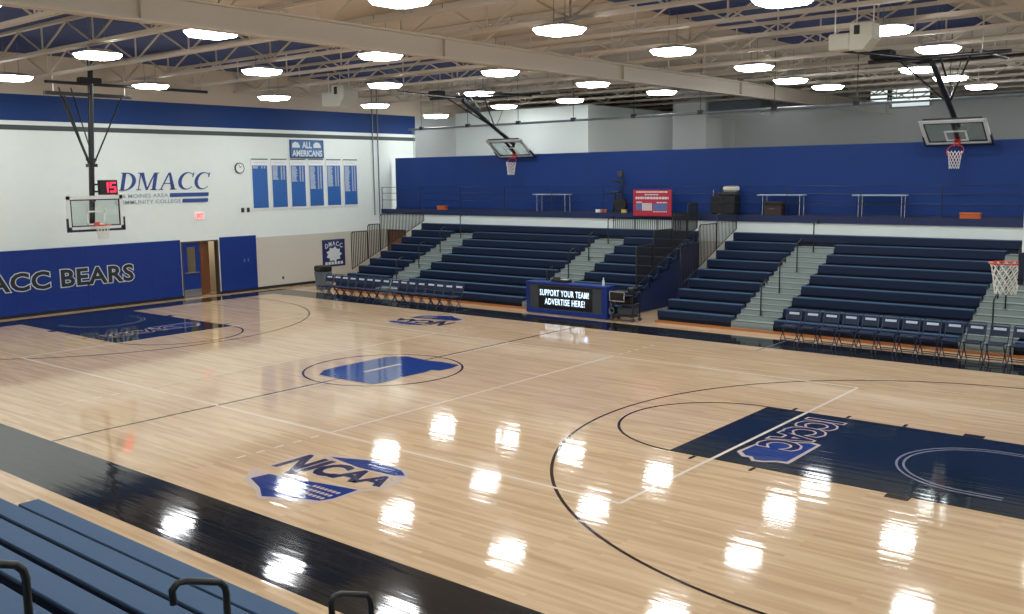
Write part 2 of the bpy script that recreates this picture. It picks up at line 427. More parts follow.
# corridor behind the left doorway
struct('wall_corridor', MB().box((XL-3.4, DY0-.6, 0), (XL-3.2, DY1+.6, 2.6)).box((XL-3.2, DY0-.8, 0), (XL-.2, DY0-.6, 2.6)).box((XL-3.2, DY1+.6, 0), (XL-.2, DY1+.8, 2.6)).box((XL-3.2, DY0-.6, 2.6), (XL-.2, DY1+.6, 2.7)), M['tan'])

# windows high on the back wall
wi = 0
for x0, x1 in ((-.95, -.05), (.1, 1.95)):
    wi += 1
    w = struct('window_%d' % wi, MB().bar((x0, YF-.05, 7.5), (x1, YF-.05, 7.5), .08).bar((x0, YF-.05, 8.4), (x1, YF-.05, 8.4), .08).bar((x0, YF-.05, 7.5), (x0, YF-.05, 8.4), .08).bar((x1, YF-.05, 7.5), (x1, YF-.05, 8.4), .08).bar((x0, YF-.05, 7.95), (x1, YF-.05, 7.95), .07), M['dgrey'])
    MB().box((x0, YF-.03, 7.5), (x1, YF-.01, 8.4)).build('pane', M['window'], w)

# left door: double opening, one leaf shut with a lite, one brown leaf open
d = struct('door_1', MB().box((XL-.2, DY0, 0), (XL+.01, DY0+.05, DZ)).box((XL-.2, DY1-.05, 0), (XL+.01, DY1, DZ)).box((XL-.2, DY0, DZ-.05), (XL+.01, DY1, DZ)), M['frame'])
a, b = DY0+.06, DY0+.80
fr = MB()
fr.box((XL-.1, a, .02), (XL-.05, b, .3)).box((XL-.1, a, .3), (XL-.05, b, .95)).box((XL-.1, a, .95), (XL-.05, a+.22, 1.9)).box((XL-.1, b-.16, .95), (XL-.05, b, 1.9)).box((XL-.1, a, 1.9), (XL-.05, b, DZ-.06))
leaf = fr.build('door_leaf', M['pad'], d); leaf['label'] = 'navy leaf with narrow glass lite'
MB().box((XL-.08, a+.22, .95), (XL-.07, b-.16, 1.9)).build('lite', M['glass'], leaf)
MB().box((XL-.05, a, .03), (XL-.045, b, .3)).build('kick_plate', M['chrome'], leaf)
MB().bar((XL-.03, a+.06, .93), (XL-.03, b-.06, .93), .04).build('push_bar', M['chrome'], leaf)
leaf2 = MB().bar((XL-.08, b+.04, DZ/2-.02), (XL-.52, b+.68, DZ/2-.02), .05, DZ-.1).build('door_leaf', M['doorw'], d); leaf2['label'] = 'brown wood leaf standing open'
MB().tube([(XL-.46, b+.62, .98), (XL-.40, b+.58, .98), (XL-.36, b+.50, .98)], .012).build('door_handle', M['chrome'], leaf2)
cl = thing('added_corridor_lamp', 'added unseen flat white ceiling lamp brightening the corridor beyond the open doorway', 'ceiling light', (XL-1.6, 6.2, 2.4))  # unseen lamp, put in because the corridor behind the doorway was dark
MB().bbox((XL-1.9, 5.6, 2.42), (XL-1.3, 6.8, 2.47), .01).build('housing', M['white'], cl)
MB().box((XL-1.85, 5.65, 2.405), (XL-1.35, 6.75, 2.42)).build('lamp_diffuser', M['corr'], cl)
MB().tube([(XL-1.6, 6., 2.47), (XL-1.6, 6., 2.6)], .012, 6).tube([(XL-1.6, 6.4, 2.47), (XL-1.6, 6.4, 2.6)], .012, 6).build('hanger', M['grey'], cl)
# brown door in the far wall behind the bleachers
d = struct('door_2', MB().box((-15.8, YW-.02, 0), (-15.72, YW+.15, 2.1)).box((-14.68, YW-.02, 0), (-14.6, YW+.15, 2.1)).box((-15.72, YW-.02, 2.02), (-14.68, YW+.15, 2.1)), M['frame'])
lf = MB().box((-15.72, YW+.02, .01), (-14.68, YW+.07, 2.02)).build('door_leaf', M['doorw'], d)
MB().tube([(-14.78, YW+.02, 1), (-14.78, YW-.05, 1), (-14.9, YW-.05, 1)], .012).build('door_handle', M['chrome'], lf)

# wall pads with lettering
WL = lambda u, v, n: (XL+.02+n, u, v)       # wall mapping: u along +Y, v up
def wall_pad(y0, y1, z1, lab):
    t = thing('wall_pad', lab, 'wall pad', (XL, (y0+y1)/2, .1))
    n = max(1, round((y1-y0)/1.22)); w = (y1-y0)/n
    for k in range(n):
        MB().bbox((XL+.012, y0+k*w+.001, .1), (XL+.075, y0+(k+1)*w-.001, z1), .004).build('pad_panel', M['pad'], t)
    return t
wp = wall_pad(-9.76, DY0-.06, 2.2, 'long blue vinyl wall pad lettered with the team name below the backboard')
WP = lambda u, v, n: (XL+.076+n, u, v)
ref = text_geo('DMACC BEARS', .022, 1.06)[0]
def split_at(mb, y):
    out = []
    for lo in (True, False):
        m = MB(); keep = [f for f in mb.f if (mb.v[f[0]].y < y) == lo]; ids = sorted({i for f in keep for i in f}); mp = {i: k for k, i in enumerate(ids)}
        m.add([mb.v[i] for i in ids], [tuple(mp[i] for i in f) for f in keep]); out.append(m)
    return out
for nm, n_, b_, mt_ in (('letter_outline', .002, .065, 'ltext'), ('lettering', .005, .028, 'btext')):
    m1 = MB(); text_mb(m1, 'DMACC BEARS', -3.5, 2.84, .87, 1.46, n_, WP, b_, 1.06, ref)
    ys = sorted(v.y for v in m1.v); gap = max(range(len(ys)-1), key=lambda i: ys[i+1]-ys[i]); cut = (ys[gap]+ys[gap+1])/2
    for m in split_at(m1, cut): m.build(nm, M[mt_], wp)
wp2 = wall_pad(DY1+.05, 8.12, 2.2, 'short blue vinyl wall pad right of the open doorway')
MB().box((XL+.074, 7.5, 1.18), (XL+.08, 7.56, 1.3)).box((XL+.074, 7.68, 1.18), (XL+.08, 7.74, 1.3)).build('recessed_latch', M['sblue'], wp2)

# serif wall logo
def serif_letters():
    L = {}
    def ell(cx, cy, rx, ry, a0, a1, n=20): return [(cx+rx*math.cos(a0+(a1-a0)*i/n), cy+ry*math.sin(a0+(a1-a0)*i/n)) for i in range(n+1)]
    def band(o, i): return [[o[k], o[k+1], i[k+1], i[k]] for k in range(len(o)-1)]
    q = lambda x0,y0,x1,y1: [(x0,y0),(x1,y0),(x1,y1),(x0,y1)]
    L['D'] = (.86, [q(.08,0,.27,1), q(0,0,.4,.045), q(0,.955,.4,1)] + band(ell(.3,.5,.56,.5,-PI/2,PI/2), ell(.3,.5,.36,.452,-PI/2,PI/2)))
    L['M'] = (1.2, [q(.1,0,.15,1), q(0,0,.27,.045), q(-.02,.955,.25,1), [(.1,1),(.3,1),(.64,.0),(.55,0)], [(.55,0),(.64,0),(.95,1),(.89,1)], q(.89,0,1.08,1), q(.8,0,1.17,.045), q(.9,.955,1.17,1)])
    L['A'] = (1.0, [[(.07,0),(.13,0),(.52,1),(.44,1)], [(.44,1),(.56,1),(.95,0),(.73,0)], q(.24,.34,.72,.39), q(0,0,.24,.045), q(.64,0,1.02,.045)])
    a0, a1 = math.radians(42), math.radians(318)
    L['C'] = (.9, band(ell(.5,.5,.5,.52,a0,a1), ell(.57,.5,.38,.465,a0*1.1,a1*.99)) + [[(.80,.72),(.85,.72),(.88,1.0),(.84,1.0)]])
    return L
SL = serif_letters()
lg = thing('wall_logo', 'navy serif wall lettering with two bars beside the shot clock', 'wall lettering', (XL, 4.4, 3.5))
m1 = MB(); x = 0; tot = sum(SL[c][0] for c in 'DMACC')+.08*4
for c in 'DMACC':
    w, polys = SL[c]
    for p in polys:
        pl = [(2.52+(x+px+.2*py)/(tot+.2)*3.72, 4.07+py*.62) for px, py in p]
        m1.prism(pl, -.01, .006, WL)
    x += w+.08
m1.build('letters', M['logo'], lg)
MB().prism([(4.48,3.80),(6.10,3.80),(6.12,3.94),(4.50,3.94)], -.01, .006, WL).build('bar', M['logo'], lg)
MB().prism([(4.98,3.58),(6.06,3.58),(6.08,3.72),(5.0,3.72)], -.01, .006, WL).build('bar', M['logo'], lg)
m1 = MB(); text_mb(m1, 'DES MOINES AREA', 2.35, 4.42, 3.80, 3.94, .004, WL, .012, 1.05); text_mb(m1, 'COMMUNITY COLLEGE', 2.35, 4.92, 3.58, 3.72, .004, WL, .012, 1.05)
m1.build('small_lettering', M['logog'], lg)

# honours sign, six honours banners
t = thing('wall_sign', 'blue sign with white words above the six honours banners', 'sign', (XL, 10.87, 5.25))
MB().box((XL+.012, 10.0, 5.26), (XL+.05, 11.74, 6.0)).build('board', M['sign'], t)
f = MB()
for p, q in (((10.02,5.28),(11.72,5.28)),((10.02,5.98),(11.72,5.98)),((10.02,5.28),(10.02,5.98)),((11.72,5.28),(11.72,5.98))):
    f.bar((XL+.052, p[0], p[1]), (XL+.052, q[0], q[1]), .03)
f.build('border', M['poster'], t)
SG = lambda u, v, n: (XL+.052+n, u, v)
for tx, a, b, c, e in (('ALL', 10.62, 11.12, 5.66, 5.93), ('AMERICANS', 10.10, 11.66, 5.32, 5.58)):
    m1 = MB(); text_mb(m1, tx, a, b, c, e, .002, SG, .035); m1.build('lettering', M['pale'], t)
for u in (10.3, 11.4): MB().prism([(u-.2,5.68),(u+.2,5.68),(u+.2,5.75),(u+.12,5.88),(u-.05,5.92),(u-.18,5.84)], .001, .003, SG).build('side_device', M['pale'], t)
ords = ['first', 'second', 'third', 'fourth', 'fifth', 'sixth', 'seventh', 'eighth', 'ninth', 'tenth', 'eleventh', 'twelfth', 'thirteenth', 'fourteenth', 'fifteenth', 'sixteenth', 'seventeenth', 'eighteenth']
fill = [.04, .32, .38, .58, .5, .66]
bl = ['with almost no names, leftmost of the six', 'with names down its top third, second from left', 'with names down two fifths, third from left', 'with names past half way, fourth from left', 'with names to half way, fifth from left', 'with the longest list, rightmost of the six']
for k in range(6):
    y0 = 8.08+.945*k; w = .80
    t = thing('honours_banner', 'white framed blue wall banner ' + bl[k], 'banner', (XL, y0+w/2, 3.25), 'honours banners on the end wall')
    MB().box((XL+.01, y0, 3.2), (XL+.03, y0+w, 5.18)).build('white_sheet', M['white'], t)
    MB().box((XL+.03, y0+.04, 3.27), (XL+.036, y0+w-.04, 4.95)).build('blue_field', M['banner'], t)
    MB().tube([(XL+.04, y0+.02, 5.2), (XL+.04, y0+w-.02, 5.2)], .022).build('hanging_rod', M['grey'], t)
    m1 = MB(); z = 4.91
    B2 = lambda u, v, n: (XL+.037+n, u, v)
    while z > 4.93-1.66*fill[k]:
        u = y0+.07
        for (a, b) in ((0, .22+.08*random.random()), (.4, .47), (.53, .6)):
            m1.prism([(u+a, z-.025),(u+b, z-.025),(u+b, z),(u+a, z)], 0, .002, B2)
        z -= .045
    m1.prism([(y0+.12, 5.04),(y0+w-.12, 5.04),(y0+w-.12, 5.09),(y0+.12, 5.09)], -.006, -.004, B2)
    m1.build('name_list', M['pale'], t)

# clock, exit sign, outlets, poster, conduit
t = thing('wall_clock', 'round white wall clock above the short blue pad', 'clock', (XL, 7.54, 4.85))
def disc(mb, c, r, axis, d, n=28):
    c = Vector(c); ax = Vector(axis).normalized(); a = ax.orthogonal().normalized(); b = ax.cross(a)
    P = [c+r*(math.cos(2*PI*k/n)*a+math.sin(2*PI*k/n)*b) for k in range(n)]; Q = [p+ax*d for p in P]
    mb.add(P+Q, [tuple(range(n))[::-1], tuple(range(n, 2*n))]); mb.add(P+Q, [(k, (k+1) % n, (k+1) % n+n, k+n) for k in range(n)], True); return mb
disc(MB(), (XL, 7.54, 4.85), .21, (1,0,0), .06).build('case', M['dgrey'], t)
disc(MB(), (XL+.058, 7.54, 4.85), .175, (1,0,0), .006).build('dial', M['white'], t)
MB().bar((XL+.068, 7.54, 4.85), (XL+.068, 7.62, 4.93), .016).bar((XL+.068, 7.54, 4.85), (XL+.068, 7.50, 4.99), .012).build('clock_hand', M['blackm'], t)
t = thing('exit_sign', 'small lit red exit sign on the white wall above the doorway', 'sign', (XL, 5.66, 2.95))
MB().bbox((XL, 5.48, 2.93), (XL+.07, 5.84, 3.2), .01).build('housing', M['exitf'], t)
m1 = MB(); text_mb(m1, 'EXIT', 5.52, 5.8, 2.98, 3.15, .001, lambda u, v, n: (XL+.072+n, u, v), .03); m1.build('lettering', M['exitl'], t)
for y, w in ((7.60, 'left'), (7.86, 'right')):
    t = thing('wall_outlet', 'small grey wall box under the first banner, %s of the pair' % w, 'outlet', (XL, y, 3.2))
    MB().bbox((XL, y-.06, 3.12), (XL+.05, y+.06, 3.3), .01).build('cover', M['dgrey'], t); MB().box((XL+.05, y-.02, 3.17), (XL+.055, y+.02, 3.25)).build('socket', M['blackm'], t)
t = thing('wall_outlet', 'small dark outlet low on the tan wall', 'outlet', (XL, 9.4, .38))
MB().bbox((XL+.01, 9.36, .32), (XL+.03, 9.44, .44), .006).build('cover', M['dgrey'], t); MB().box((XL+.03, 9.385, .36), (XL+.033, 9.415, .4)).build('socket', M['blackm'], t)
t = thing('wall_poster', 'square navy and white poster on the tan wall behind the grey bin', 'poster', (XL, 12.12, .65))
MB().box((XL+.01, 11.5, .64), (XL+.03, 12.74, 1.8)).build('sheet', M['poster'], t)
PO = lambda u, v, n: (XL+.031+n, u, v)
m1 = MB(); pts = []
for k in range(18):
    a = 2*PI*k/18; r = (.40, .30)[k % 2]
    pts.append((12.12+r*1.1*math.cos(a), 1.16+r*.85*math.sin(a)))
m1.prism(pts, 0, .002, PO); m1.build('pale_burst', M['pale'], t)
m1 = MB()
for i, c in enumerate('DMACC'):
    u = 11.64+.2*i; v = 1.38+.15*math.sin(PI*(i+.5)/5)
    text_mb(m1, c, u, u+.16, v, v+.2, .004, PO, .03)
m1.build('lettering', M['pale'], t)
m1 = MB()
for k in range(6): m1.prism([(11.62+.17*k, .72),(11.75+.17*k, .72),(11.75+.17*k, .84),(11.62+.17*k, .84)], 0, .002, PO)
m1.build('small_print', M['pale'], t)
t = thing('wall_conduit', 'pair of thin grey pipes down the white wall near the corner', 'pipe', (XL+.05, 14.7, MEZ))
for y in (14.55, 14.85): MB().tube([(XL+.05, y, 2.75), (XL+.05, y, 8.4)], .025).build('pipe', M['grey'], t)

# ------------------------------------------------------------------ roof steel
def girder(x, lab):
    t = thing('roof_girder', lab, 'girder', (x, YN, 7.2))
    MB().box((x-.14, YN, 7.2), (x+.14, YF, 7.24)).build('bottom_flange', M['steel'], t)
    MB().box((x-.02, YN, 7.24), (x+.02, YF, 7.66)).build('web', M['steel'], t)
    MB().box((x-.14, YN, 7.66), (x+.14, YF, 7.7)).build('top_flange', M['steel'], t)
    y = YN+3.2
    while y < YF-.5:
        MB().box((x-.11, y-.006, 7.24), (x+.11, y+.006, 7.66)).build('stiffener', M['steel'], t); y += 7.8
girder(0., 'long tan steel roof girder running over centre court')
girder(12.2, 'tan steel roof girder over the right free throw lane')
JY = [-16.0+.0, -13.3, -10.7, -8.1, -5.5, -2.9, -.3, 2.3, 4.9, 7.5, 10.1, 12.7, 15.3, 17.9, 20.5, 23.1, 25.7, 28.3, 30.9, 33.3]
def joist(x0, x1, y, lab, grp):
    t = thing('roof_joist', lab, 'roof joist', ((x0+x1)/2, y, 7.7), grp)
    zb, zt = 7.74, 8.38
    e0 = x0+(.15 if x0 > -16 else .02); e1 = x1-.15 if x1 < 17 else x1-.02
    m = MB()
    for s in (-1, 1): m.box((e0, y+s*.055-.035, zb-.04), (e1, y+s*.055+.035, zb+.04))
    m.build('bottom_chord', M['steel'], t)
    MB().box((x0+.02, y-.065, zt), (x1-.02, y+.065, zt+.11)).build('top_chord', M['steel'], t)
    m = MB(); n = max(2, round((x1-x0)/2.6)); w = (e1-e0)/n
    for k in range(n):
        a = e0+k*w; c = a+w/2; b = a+w
        m.bar((a, y, zt), (c, y, zb), .04); m.bar((c, y, zb), (b, y, zt), .04); m.bar((c, y, zb), (c, y, zt), .035)
    m.build('web', M['steel'], t)
for bay, (x0, x1) in (('left', (XL, 0.)), ('middle', (0., 12.2)), ('right', (12.2, XR))):
    for k, y in enumerate(JY):
        if bay == 'right' and y > 16: continue
        joist(x0, x1, y, 'tan open web roof joist in the %s bay, %s counted from the camera side' % (bay, (ords+['nineteenth', 'twentieth'])[k]), 'roof joists, %s bay' % bay)

# ------------------------------------------------------------------ light fixtures
def fixture(x, y, z, lab):
    t = thing('ceiling_light', lab, 'ceiling light', (x, y, z), 'high bay ceiling lights')
    r, c = .45, .15
    oc = [(-r+c,-r),(r-c,-r),(r,-r+c),(r,r-c),(r-c,r),(-r+c,r),(-r,r-c),(-r,-r+c)]
    def fr(zz, s): return [(x+s*a, y+s*b, zz) for a, b in oc]
    h = MB(); A, B, Cc = fr(z+.07, 1.06), fr(z+.09, 1.06), fr(z+.17, .6)
    h.add(A+B+Cc, [tuple(range(16, 24))]+[(i, (i+1) % 8, (i+1) % 8+8, i+8) for i in range(8)]+[(i+8, (i+1) % 8+8, (i+1) % 8+16, i+16) for i in range(8)]+[tuple(range(8))[::-1]])
    h.build('hood', M['hood'], t)
    l = MB(); A, B = fr(z-.03, .9), fr(z+.068, 1.055)
    l.add(A+B, [tuple(range(8))[::-1]]+[(i, (i+1) % 8, (i+1) % 8+8, i+8) for i in range(8)]+[tuple(range(8, 16))])
    l.build('lens', M['lens'], t)
    MB().tube([(x, y-.2, z+.15), (x, y-.2, 8.46)], .008, 5).tube([(x, y+.2, z+.15), (x, y+.2, 8.46)], .008, 5).build('hanger', M['grey'], t)
rows = [  # out-of-view lamps continue the grid, added to light the near side
  ('near sideline row', [(-13.4,-2.0,7.4),(-6.92,-2.75,7.42),(-1.81,-2.91,7.42),(3.82,-2.87,7.42),(8.9,-2.9,7.42),(14.4,-2.9,7.42)]),
  ('mid court row', [(-13.3,2.35,7.42),(-7.17,2.26,7.42),(-2.18,2.23,7.42),(3.72,1.9,7.42),(8.76,1.8,7.42),(14.4,2.,7.42)]),
  ('far sideline row', [(-13.1,7.1,7.3),(-7.81,7.64,7.42),(-2.58,7.42,7.42),(3.65,6.76,7.42),(8.87,6.91,7.42),(14.4,7.,7.42)]),
  ('far bleacher row', [(-13.6,12.5,7.3),(-7.8,12.4,7.42),(-2.77,12.52,7.42),(3.47,11.74,7.42),(8.74,11.18,7.42),(14.4,11.6,7.42)]),
  ('row above the divider curtain', [(-13.9,16.4,7.05),(-11.3,18.0,7.4),(-7.48,17.66,7.42),(-2.83,17.12,7.42),(2.56,16.41,7.42),(6.81,15.97,7.42),(11.0,16.2,7.42)]),
  ('first row behind the curtain', [(2.52,19.76,7.42),(6.75,19.62,7.42),(11.2,19.6,7.42)]),
  ('deepest row behind the curtain', [(6.64,23.92,7.42),(11.,24,7.42)]),
  ('added unseen near bleacher row', [(-13.2,-7.6,7.42),(-7,-7.7,7.42),(-1.9,-7.7,7.42),(3.8,-7.7,7.42),(8.9,-7.7,7.42),(14.4,-7.7,7.42)]),
  ('added unseen row over the camera', [(-7,-12.4,7.42),(-1.9,-12.4,7.42),(3.8,-12.4,7.42),(8.9,-12.4,7.42),(14.4,-12.4,7.42)]),
]
for nm, L in rows:
    for k, (x, y, z) in enumerate(L):
        fixture(x, y, z, 'glowing white ceiling light, %s from the left in the %s' % (ords[k], nm))

# ------------------------------------------------------------------ bleachers
Y0, Z0, DYR, DZR, NR = 9.88, .36, .61, .26, 9
def bleacher(name_label, segs, aisles, xa, xb, flip, row0_from=None, rails_skip=(), guards=()):
    """segs: seat spans in x; aisles: spans; flip -1 mirrors to the near side (front at y=-9.68)"""
    fy = (lambda y: y) if flip > 0 else (lambda y: -(y-.2))
    t = thing('bleacher_section', name_label, 'bleachers', ((xa+xb)/2, fy(Y0), 0))
    def bx(mb, x0, y0, z0, x1, y1, z1):
        a, b = sorted((fy(y0), fy(y1))); return mb.box((x0, a, z0), (x1, b, z1))
    for k in range(NR):
        y = Y0+DYR*k; z = Z0+DZR*k; dk = z-.12
        # tier: deck and riser
        x0 = row0_from if (row0_from and k == 0) else xa
        m = MB(); bx(m, x0, y+.03, dk-.04, xb, min(y+DYR+.06, 15.02), dk)
        bx(m, x0, y+.05, dk-DZR if k else .06, xb, y+.07, dk-.04)
        m.build('tier', M['tier'], t)
        for s, (p, q) in enumerate(segs):
            if k == NR-1 and s > 0: continue
            if k == NR-1: p, q = xa, xb
            if k == 0 and row0_from: p = max(p, row0_from)
            if q-p < .2: continue
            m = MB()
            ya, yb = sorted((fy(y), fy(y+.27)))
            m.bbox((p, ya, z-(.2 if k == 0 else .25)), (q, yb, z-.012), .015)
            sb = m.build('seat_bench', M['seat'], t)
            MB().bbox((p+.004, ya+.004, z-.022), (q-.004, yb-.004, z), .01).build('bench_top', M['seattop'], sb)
    for (p, q) in aisles:
        for k in range(NR-1):
            y = Y0+DYR*k; z = Z0+DZR*k; dk = z-.12
            m = MB(); bx(m, p+.01, y, dk, q-.01, y+DYR+.01, dk+.012)
            bx(m, p+.01, y-.27 if k else y-.02, dk-.135 if k else dk-.13, q-.01, y+.02, dk-.12)
            bx(m, p+.01, y-.012, dk-.12, q-.01, y+.0, dk+.01)
            if k: bx(m, p+.01, y-.28, dk-DZR, q-.01, y-.268, dk-.12)
            else: bx(m, p+.01, y-.02, .02, q-.01, y, dk-.12)
            m.build('aisle_step', M['step'], t)
            m = MB(); bx(m, p+.01, y-.016, dk+.0, q-.01, y+.022, dk+.016)
            if k: bx(m, p+.01, y-.284, dk-.126, q-.01, y-.25, dk-.116)
            m.build('step_nosing', M['nose'], t)
        for k in (1, 3, 5, 7):
            if (round((p+q)/2, 1), k) in rails_skip: continue
            x = (p+q)/2; y = Y0+DYR*k+(-.06 if flip > 0 else .13); dk = Z0+DZR*k-(.255 if flip > 0 else .12)
            hz = 0. if flip > 0 else .05
            P = lambda a, b: (x, fy(y+a), Z0+DZR*k+b+hz)
            m = MB().tube([(x, fy(y), dk), P(0,.57), P(.012,.62), P(.045,.66), P(.28,.75), P(.34,.755), P(.375,.72), P(.37,.63)], .021 if flip > 0 else .024)
            m.build('aisle_rail', M['black'], t)
            disc(MB(), (x, fy(y), dk+.012), .06, (0,0,1), .012, 14).build('rail_foot', M['black'], t)
    # kick board and closing sides
    if flip > 0:
        m = MB(); bx(m, xa, Y0-.12, 0, xb, Y0-.09, .07); m.build('kick_board', M['kick'], t)
        m = MB(); bx(m, xa+.02, Y0+.12, .0, xb-.02, Y0+.14, .24); m.build('front_skirt', M['kick'], t)
    for x, th in ((xa+.03, .03), (xb-.06, .03)):
        prof = [(Y0+.1, .02)]
        for k in range(NR):
            prof += [(Y0+DYR*k+.08, Z0+DZR*k-.2)]
        prof += [(15.0, Z0+DZR*(NR-1)-.22), (15.0, .02)]
        m = MB().prism([(fy(a), b) for a, b in prof], x, x+th, lambda u, v, n: (n, u, v)); m.build('side_panel', M['tarp_hem'], t)
    for x, dens in guards:
        for (ya, yb, zt) in PANELS[x]:
            zb = lambda y: Z0+DZR*(y-Y0)/DYR+.02
            m = MB()
            m.tube([(x, fy(ya), zb(ya)), (x, fy(ya), zt-.08), (x, fy(ya+.06), zt), (x, fy(yb-.03), zt), (x, fy(yb), zt-.06), (x, fy(yb), zb(yb))], .02, 7)
            m.build('guard_frame', M['black'], t)
            m = MB(); n = max(3, int((yb-ya)/dens)); 
            for i in range(1, n):
                y = ya+(yb-ya)*i/n; m.tube([(x, fy(y), zb(y)), (x, fy(y), zt)], .017 if x < -5 else .012, 5, False)
            m.tube([(x, fy(ya), zb(ya)+.02), (x, fy(yb), zb(yb)+.02)], .014, 6)
            m.build('guard_pickets', M['black'], t)
    return t
PANELS = {-13.34: [(10.75, 11.6, 2.26), (11.65, 12.3, 2.52), (12.34, 14.9, 2.9)], -.06: [(11.0, 12.0, 2.15), (12.05, 13.2, 2.6), (13.25, 14.2, 3.1), (14.25, 14.93, 3.4)], 1.42: [(11.2, 12.3, 2.25), (12.35, 13.5, 2.8), (13.55, 14.93, 3.1)]}
bA = bleacher('navy bleachers left of the gap, beside the tan wall, with two grey aisles', [(-13.37,-11.04),(-9.85,-3.83),(-2.58,-.02)], [(-11.04,-9.85),(-3.83,-2.58)], -13.37, -.02, 1, guards=((-13.34,.085),(-.06,.055)))
gx = [-3.55, -2.6, -1.65, -.7]
for a, b in zip(gx, gx[1:]):
    MB().tube([(a, 14.97, 2.3), (a, 14.97, 2.82), (a+.05, 14.97, 2.87), (b-.1, 14.97, 2.87), (b-.05, 14.97, 2.82), (b-.05, 14.97, 2.3)], .016, 6).build('guard_frame', M['black'], bA)
    m = MB()
    for i in range(1, 10): m.tube([(a+(b-.05-a)*i/10, 14.97, 2.3), (a+(b-.05-a)*i/10, 14.97, 2.87)], .011, 5, False)
    m.build('guard_pickets', M['black'], bA)
bB = bleacher('navy bleachers right of the gap behind the right row of chairs', [(1.39,3.82),(5.1,9.9),(11.15,15.6)], [(3.82,5.1),(9.9,11.15)], 1.39, 15.6, 1, guards=((1.42,.095),))
bN = bleacher('near bleachers of blue benches in the lower left foreground', [(-1.0,10.45),(11.75,16.5)], [(10.5,11.7)], -1.0, 16.5, -1, row0_from=3.95)

# ------------------------------------------------------------------ mezzanine rail, curtain
t = thing('mezzanine_railing', 'long black pipe railing along the far mezzanine edge', 'railing', (XL+.1, 14.99, MEZ))
for z in (3.98, 3.72, 3.42): MB().tube([(XL+.03, 15.02, z), (XR-.1, 15.02, z)], .012, 6).build('rail', M['black'], t)
x = XL+.05
while x < XR:
    MB().tube([(x, 15.02, MEZ-.0), (x, 15.02, 3.99)], .014, 6).build('post', M['black'], t); x += 2.4
MB().box((XL, 14.985, MEZ), (XR, 15.0, MEZ+.09)).build('toe_board', M['tarp_hem'], t)

t = thing('divider_curtain', 'tall divider curtain with blue vinyl below and pale mesh above', 'curtain', (0, 15.75, MEZ))
def wavy(x0, x1, z0, z1, y, amp, th=.012, n=220, seed=1):
    rnd = random.Random(seed); ph = [(rnd.uniform(1.2, 5), rnd.uniform(0, 6), rnd.uniform(.3, 1)) for _ in range(5)]
    def yy(xx, f): return y+amp*(.35+.65*f)*sum(a*math.sin(w*xx+p) for w, p, a in ph)/3
    m = MB(); nz = 4
    for off in (0, th):
        vs = [(x0+(x1-x0)*i/n, yy(x0+(x1-x0)*i/n, 1-j/nz)+off, z0+(z1-z0)*j/nz) for j in range(nz+1) for i in range(n+1)]
        fs = [(j*(n+1)+i, j*(n+1)+i+1, (j+1)*(n+1)+i+1, (j+1)*(n+1)+i) for j in range(nz) for i in range(n)]
        if off: fs = [f[::-1] for f in fs]
        m.add(vs, fs, True)
    return m
wavy(-15.9, XR-.3, MEZ+.12, 5.28, 15.75, .05).build('vinyl_panel', M['tarp'], t)
wavy(-15.88, XR-.3, MEZ+.02, MEZ+.13, 15.70, .03, seed=3).build('bottom_skirt', M['tarp_hem'], t)
mm = MB()
for i in range(1):
    mm.add([(-14.75, 15.76, 5.27), (XR-.3, 15.76, 5.27), (XR-.3, 15.76, 6.5), (-14.75, 15.76, 6.5)], [(0,1,2,3)])
mm.build('mesh_panel', M['screen'], t)
MB().tube([(-15.0, 15.77, 6.52), (XR-.2, 15.77, 6.52)], .045, 8).build('track_pipe', M['grey'], t)
for x in [-14.2+2.75*k for k in range(12)]:
    if x < XR: MB().box((x-.1, 15.72, 6.48), (x+.1, 15.82, 6.62)).tube([(x, 15.77, 6.6), (x, 15.77, 8.4)], .012, 5).build('track_hanger', M['blackm'], t)

# tables behind the rail
def table(x0, x1, lab):
    y0, y1 = 15.12, 15.55; z = MEZ+.77
    t = thing('folding_table', lab, 'table', ((x0+x1)/2, (y0+y1)/2, MEZ), 'folding tables on the mezzanine')
    MB().bbox((x0, y0, z-.04), (x1, y1, z), .012).build('table_top', M['tabletop'], t)
    for x in (x0+.2, x1-.08):
        for y in (y0+.05, y1-.05):
            MB().tube([(x, y, MEZ), (x, y, z-.04)], .016, 6).build('leg', M['chrome'], t)
table(-7.5, -5.85, 'pale folding table on the mezzanine left of the red sign')
table(2.04, 3.6, 'pale folding table on the mezzanine beside the dark brown case')
table(5.23, 6.82, 'pale folding table on the mezzanine, rightmost of the three')
# exercise-bike-like stand
t = thing('exercise_bike', 'black upright exercise bike on the mezzanine left of the red sign', 'exercise bike', (-3.65, 15.38, MEZ))
MB().bbox((-4.0, 15.2, MEZ), (-3.3, 15.27, MEZ+.07), .02).bbox((-4.0, 15.5, MEZ), (-3.3, 15.57, MEZ+.07), .02).bar((-3.9, 15.38, MEZ+.06), (-3.4, 15.38, MEZ+.06), .08).build('base', M['black'], t)
disc(MB(), (-3.5, 15.3, MEZ+.38), .27, (0,1,0), .12).build('flywheel', M['blackm'], t)
MB().tube([(-3.85, 15.38, MEZ+.08), (-3.75, 15.38, MEZ+.62), (-3.75, 15.38, MEZ+.8)], .035).build('seat_post', M['black'], t)
MB().bbox((-3.92, 15.26, MEZ+.8), (-3.55, 15.5, MEZ+.88), .03).build('seat', M['dgrey'], t)
MB().tube([(-3.45, 15.38, MEZ+.5), (-3.5, 15.38, MEZ+1.25), (-3.52, 15.38, MEZ+1.4)], .04).build('handle_post', M['black'], t)
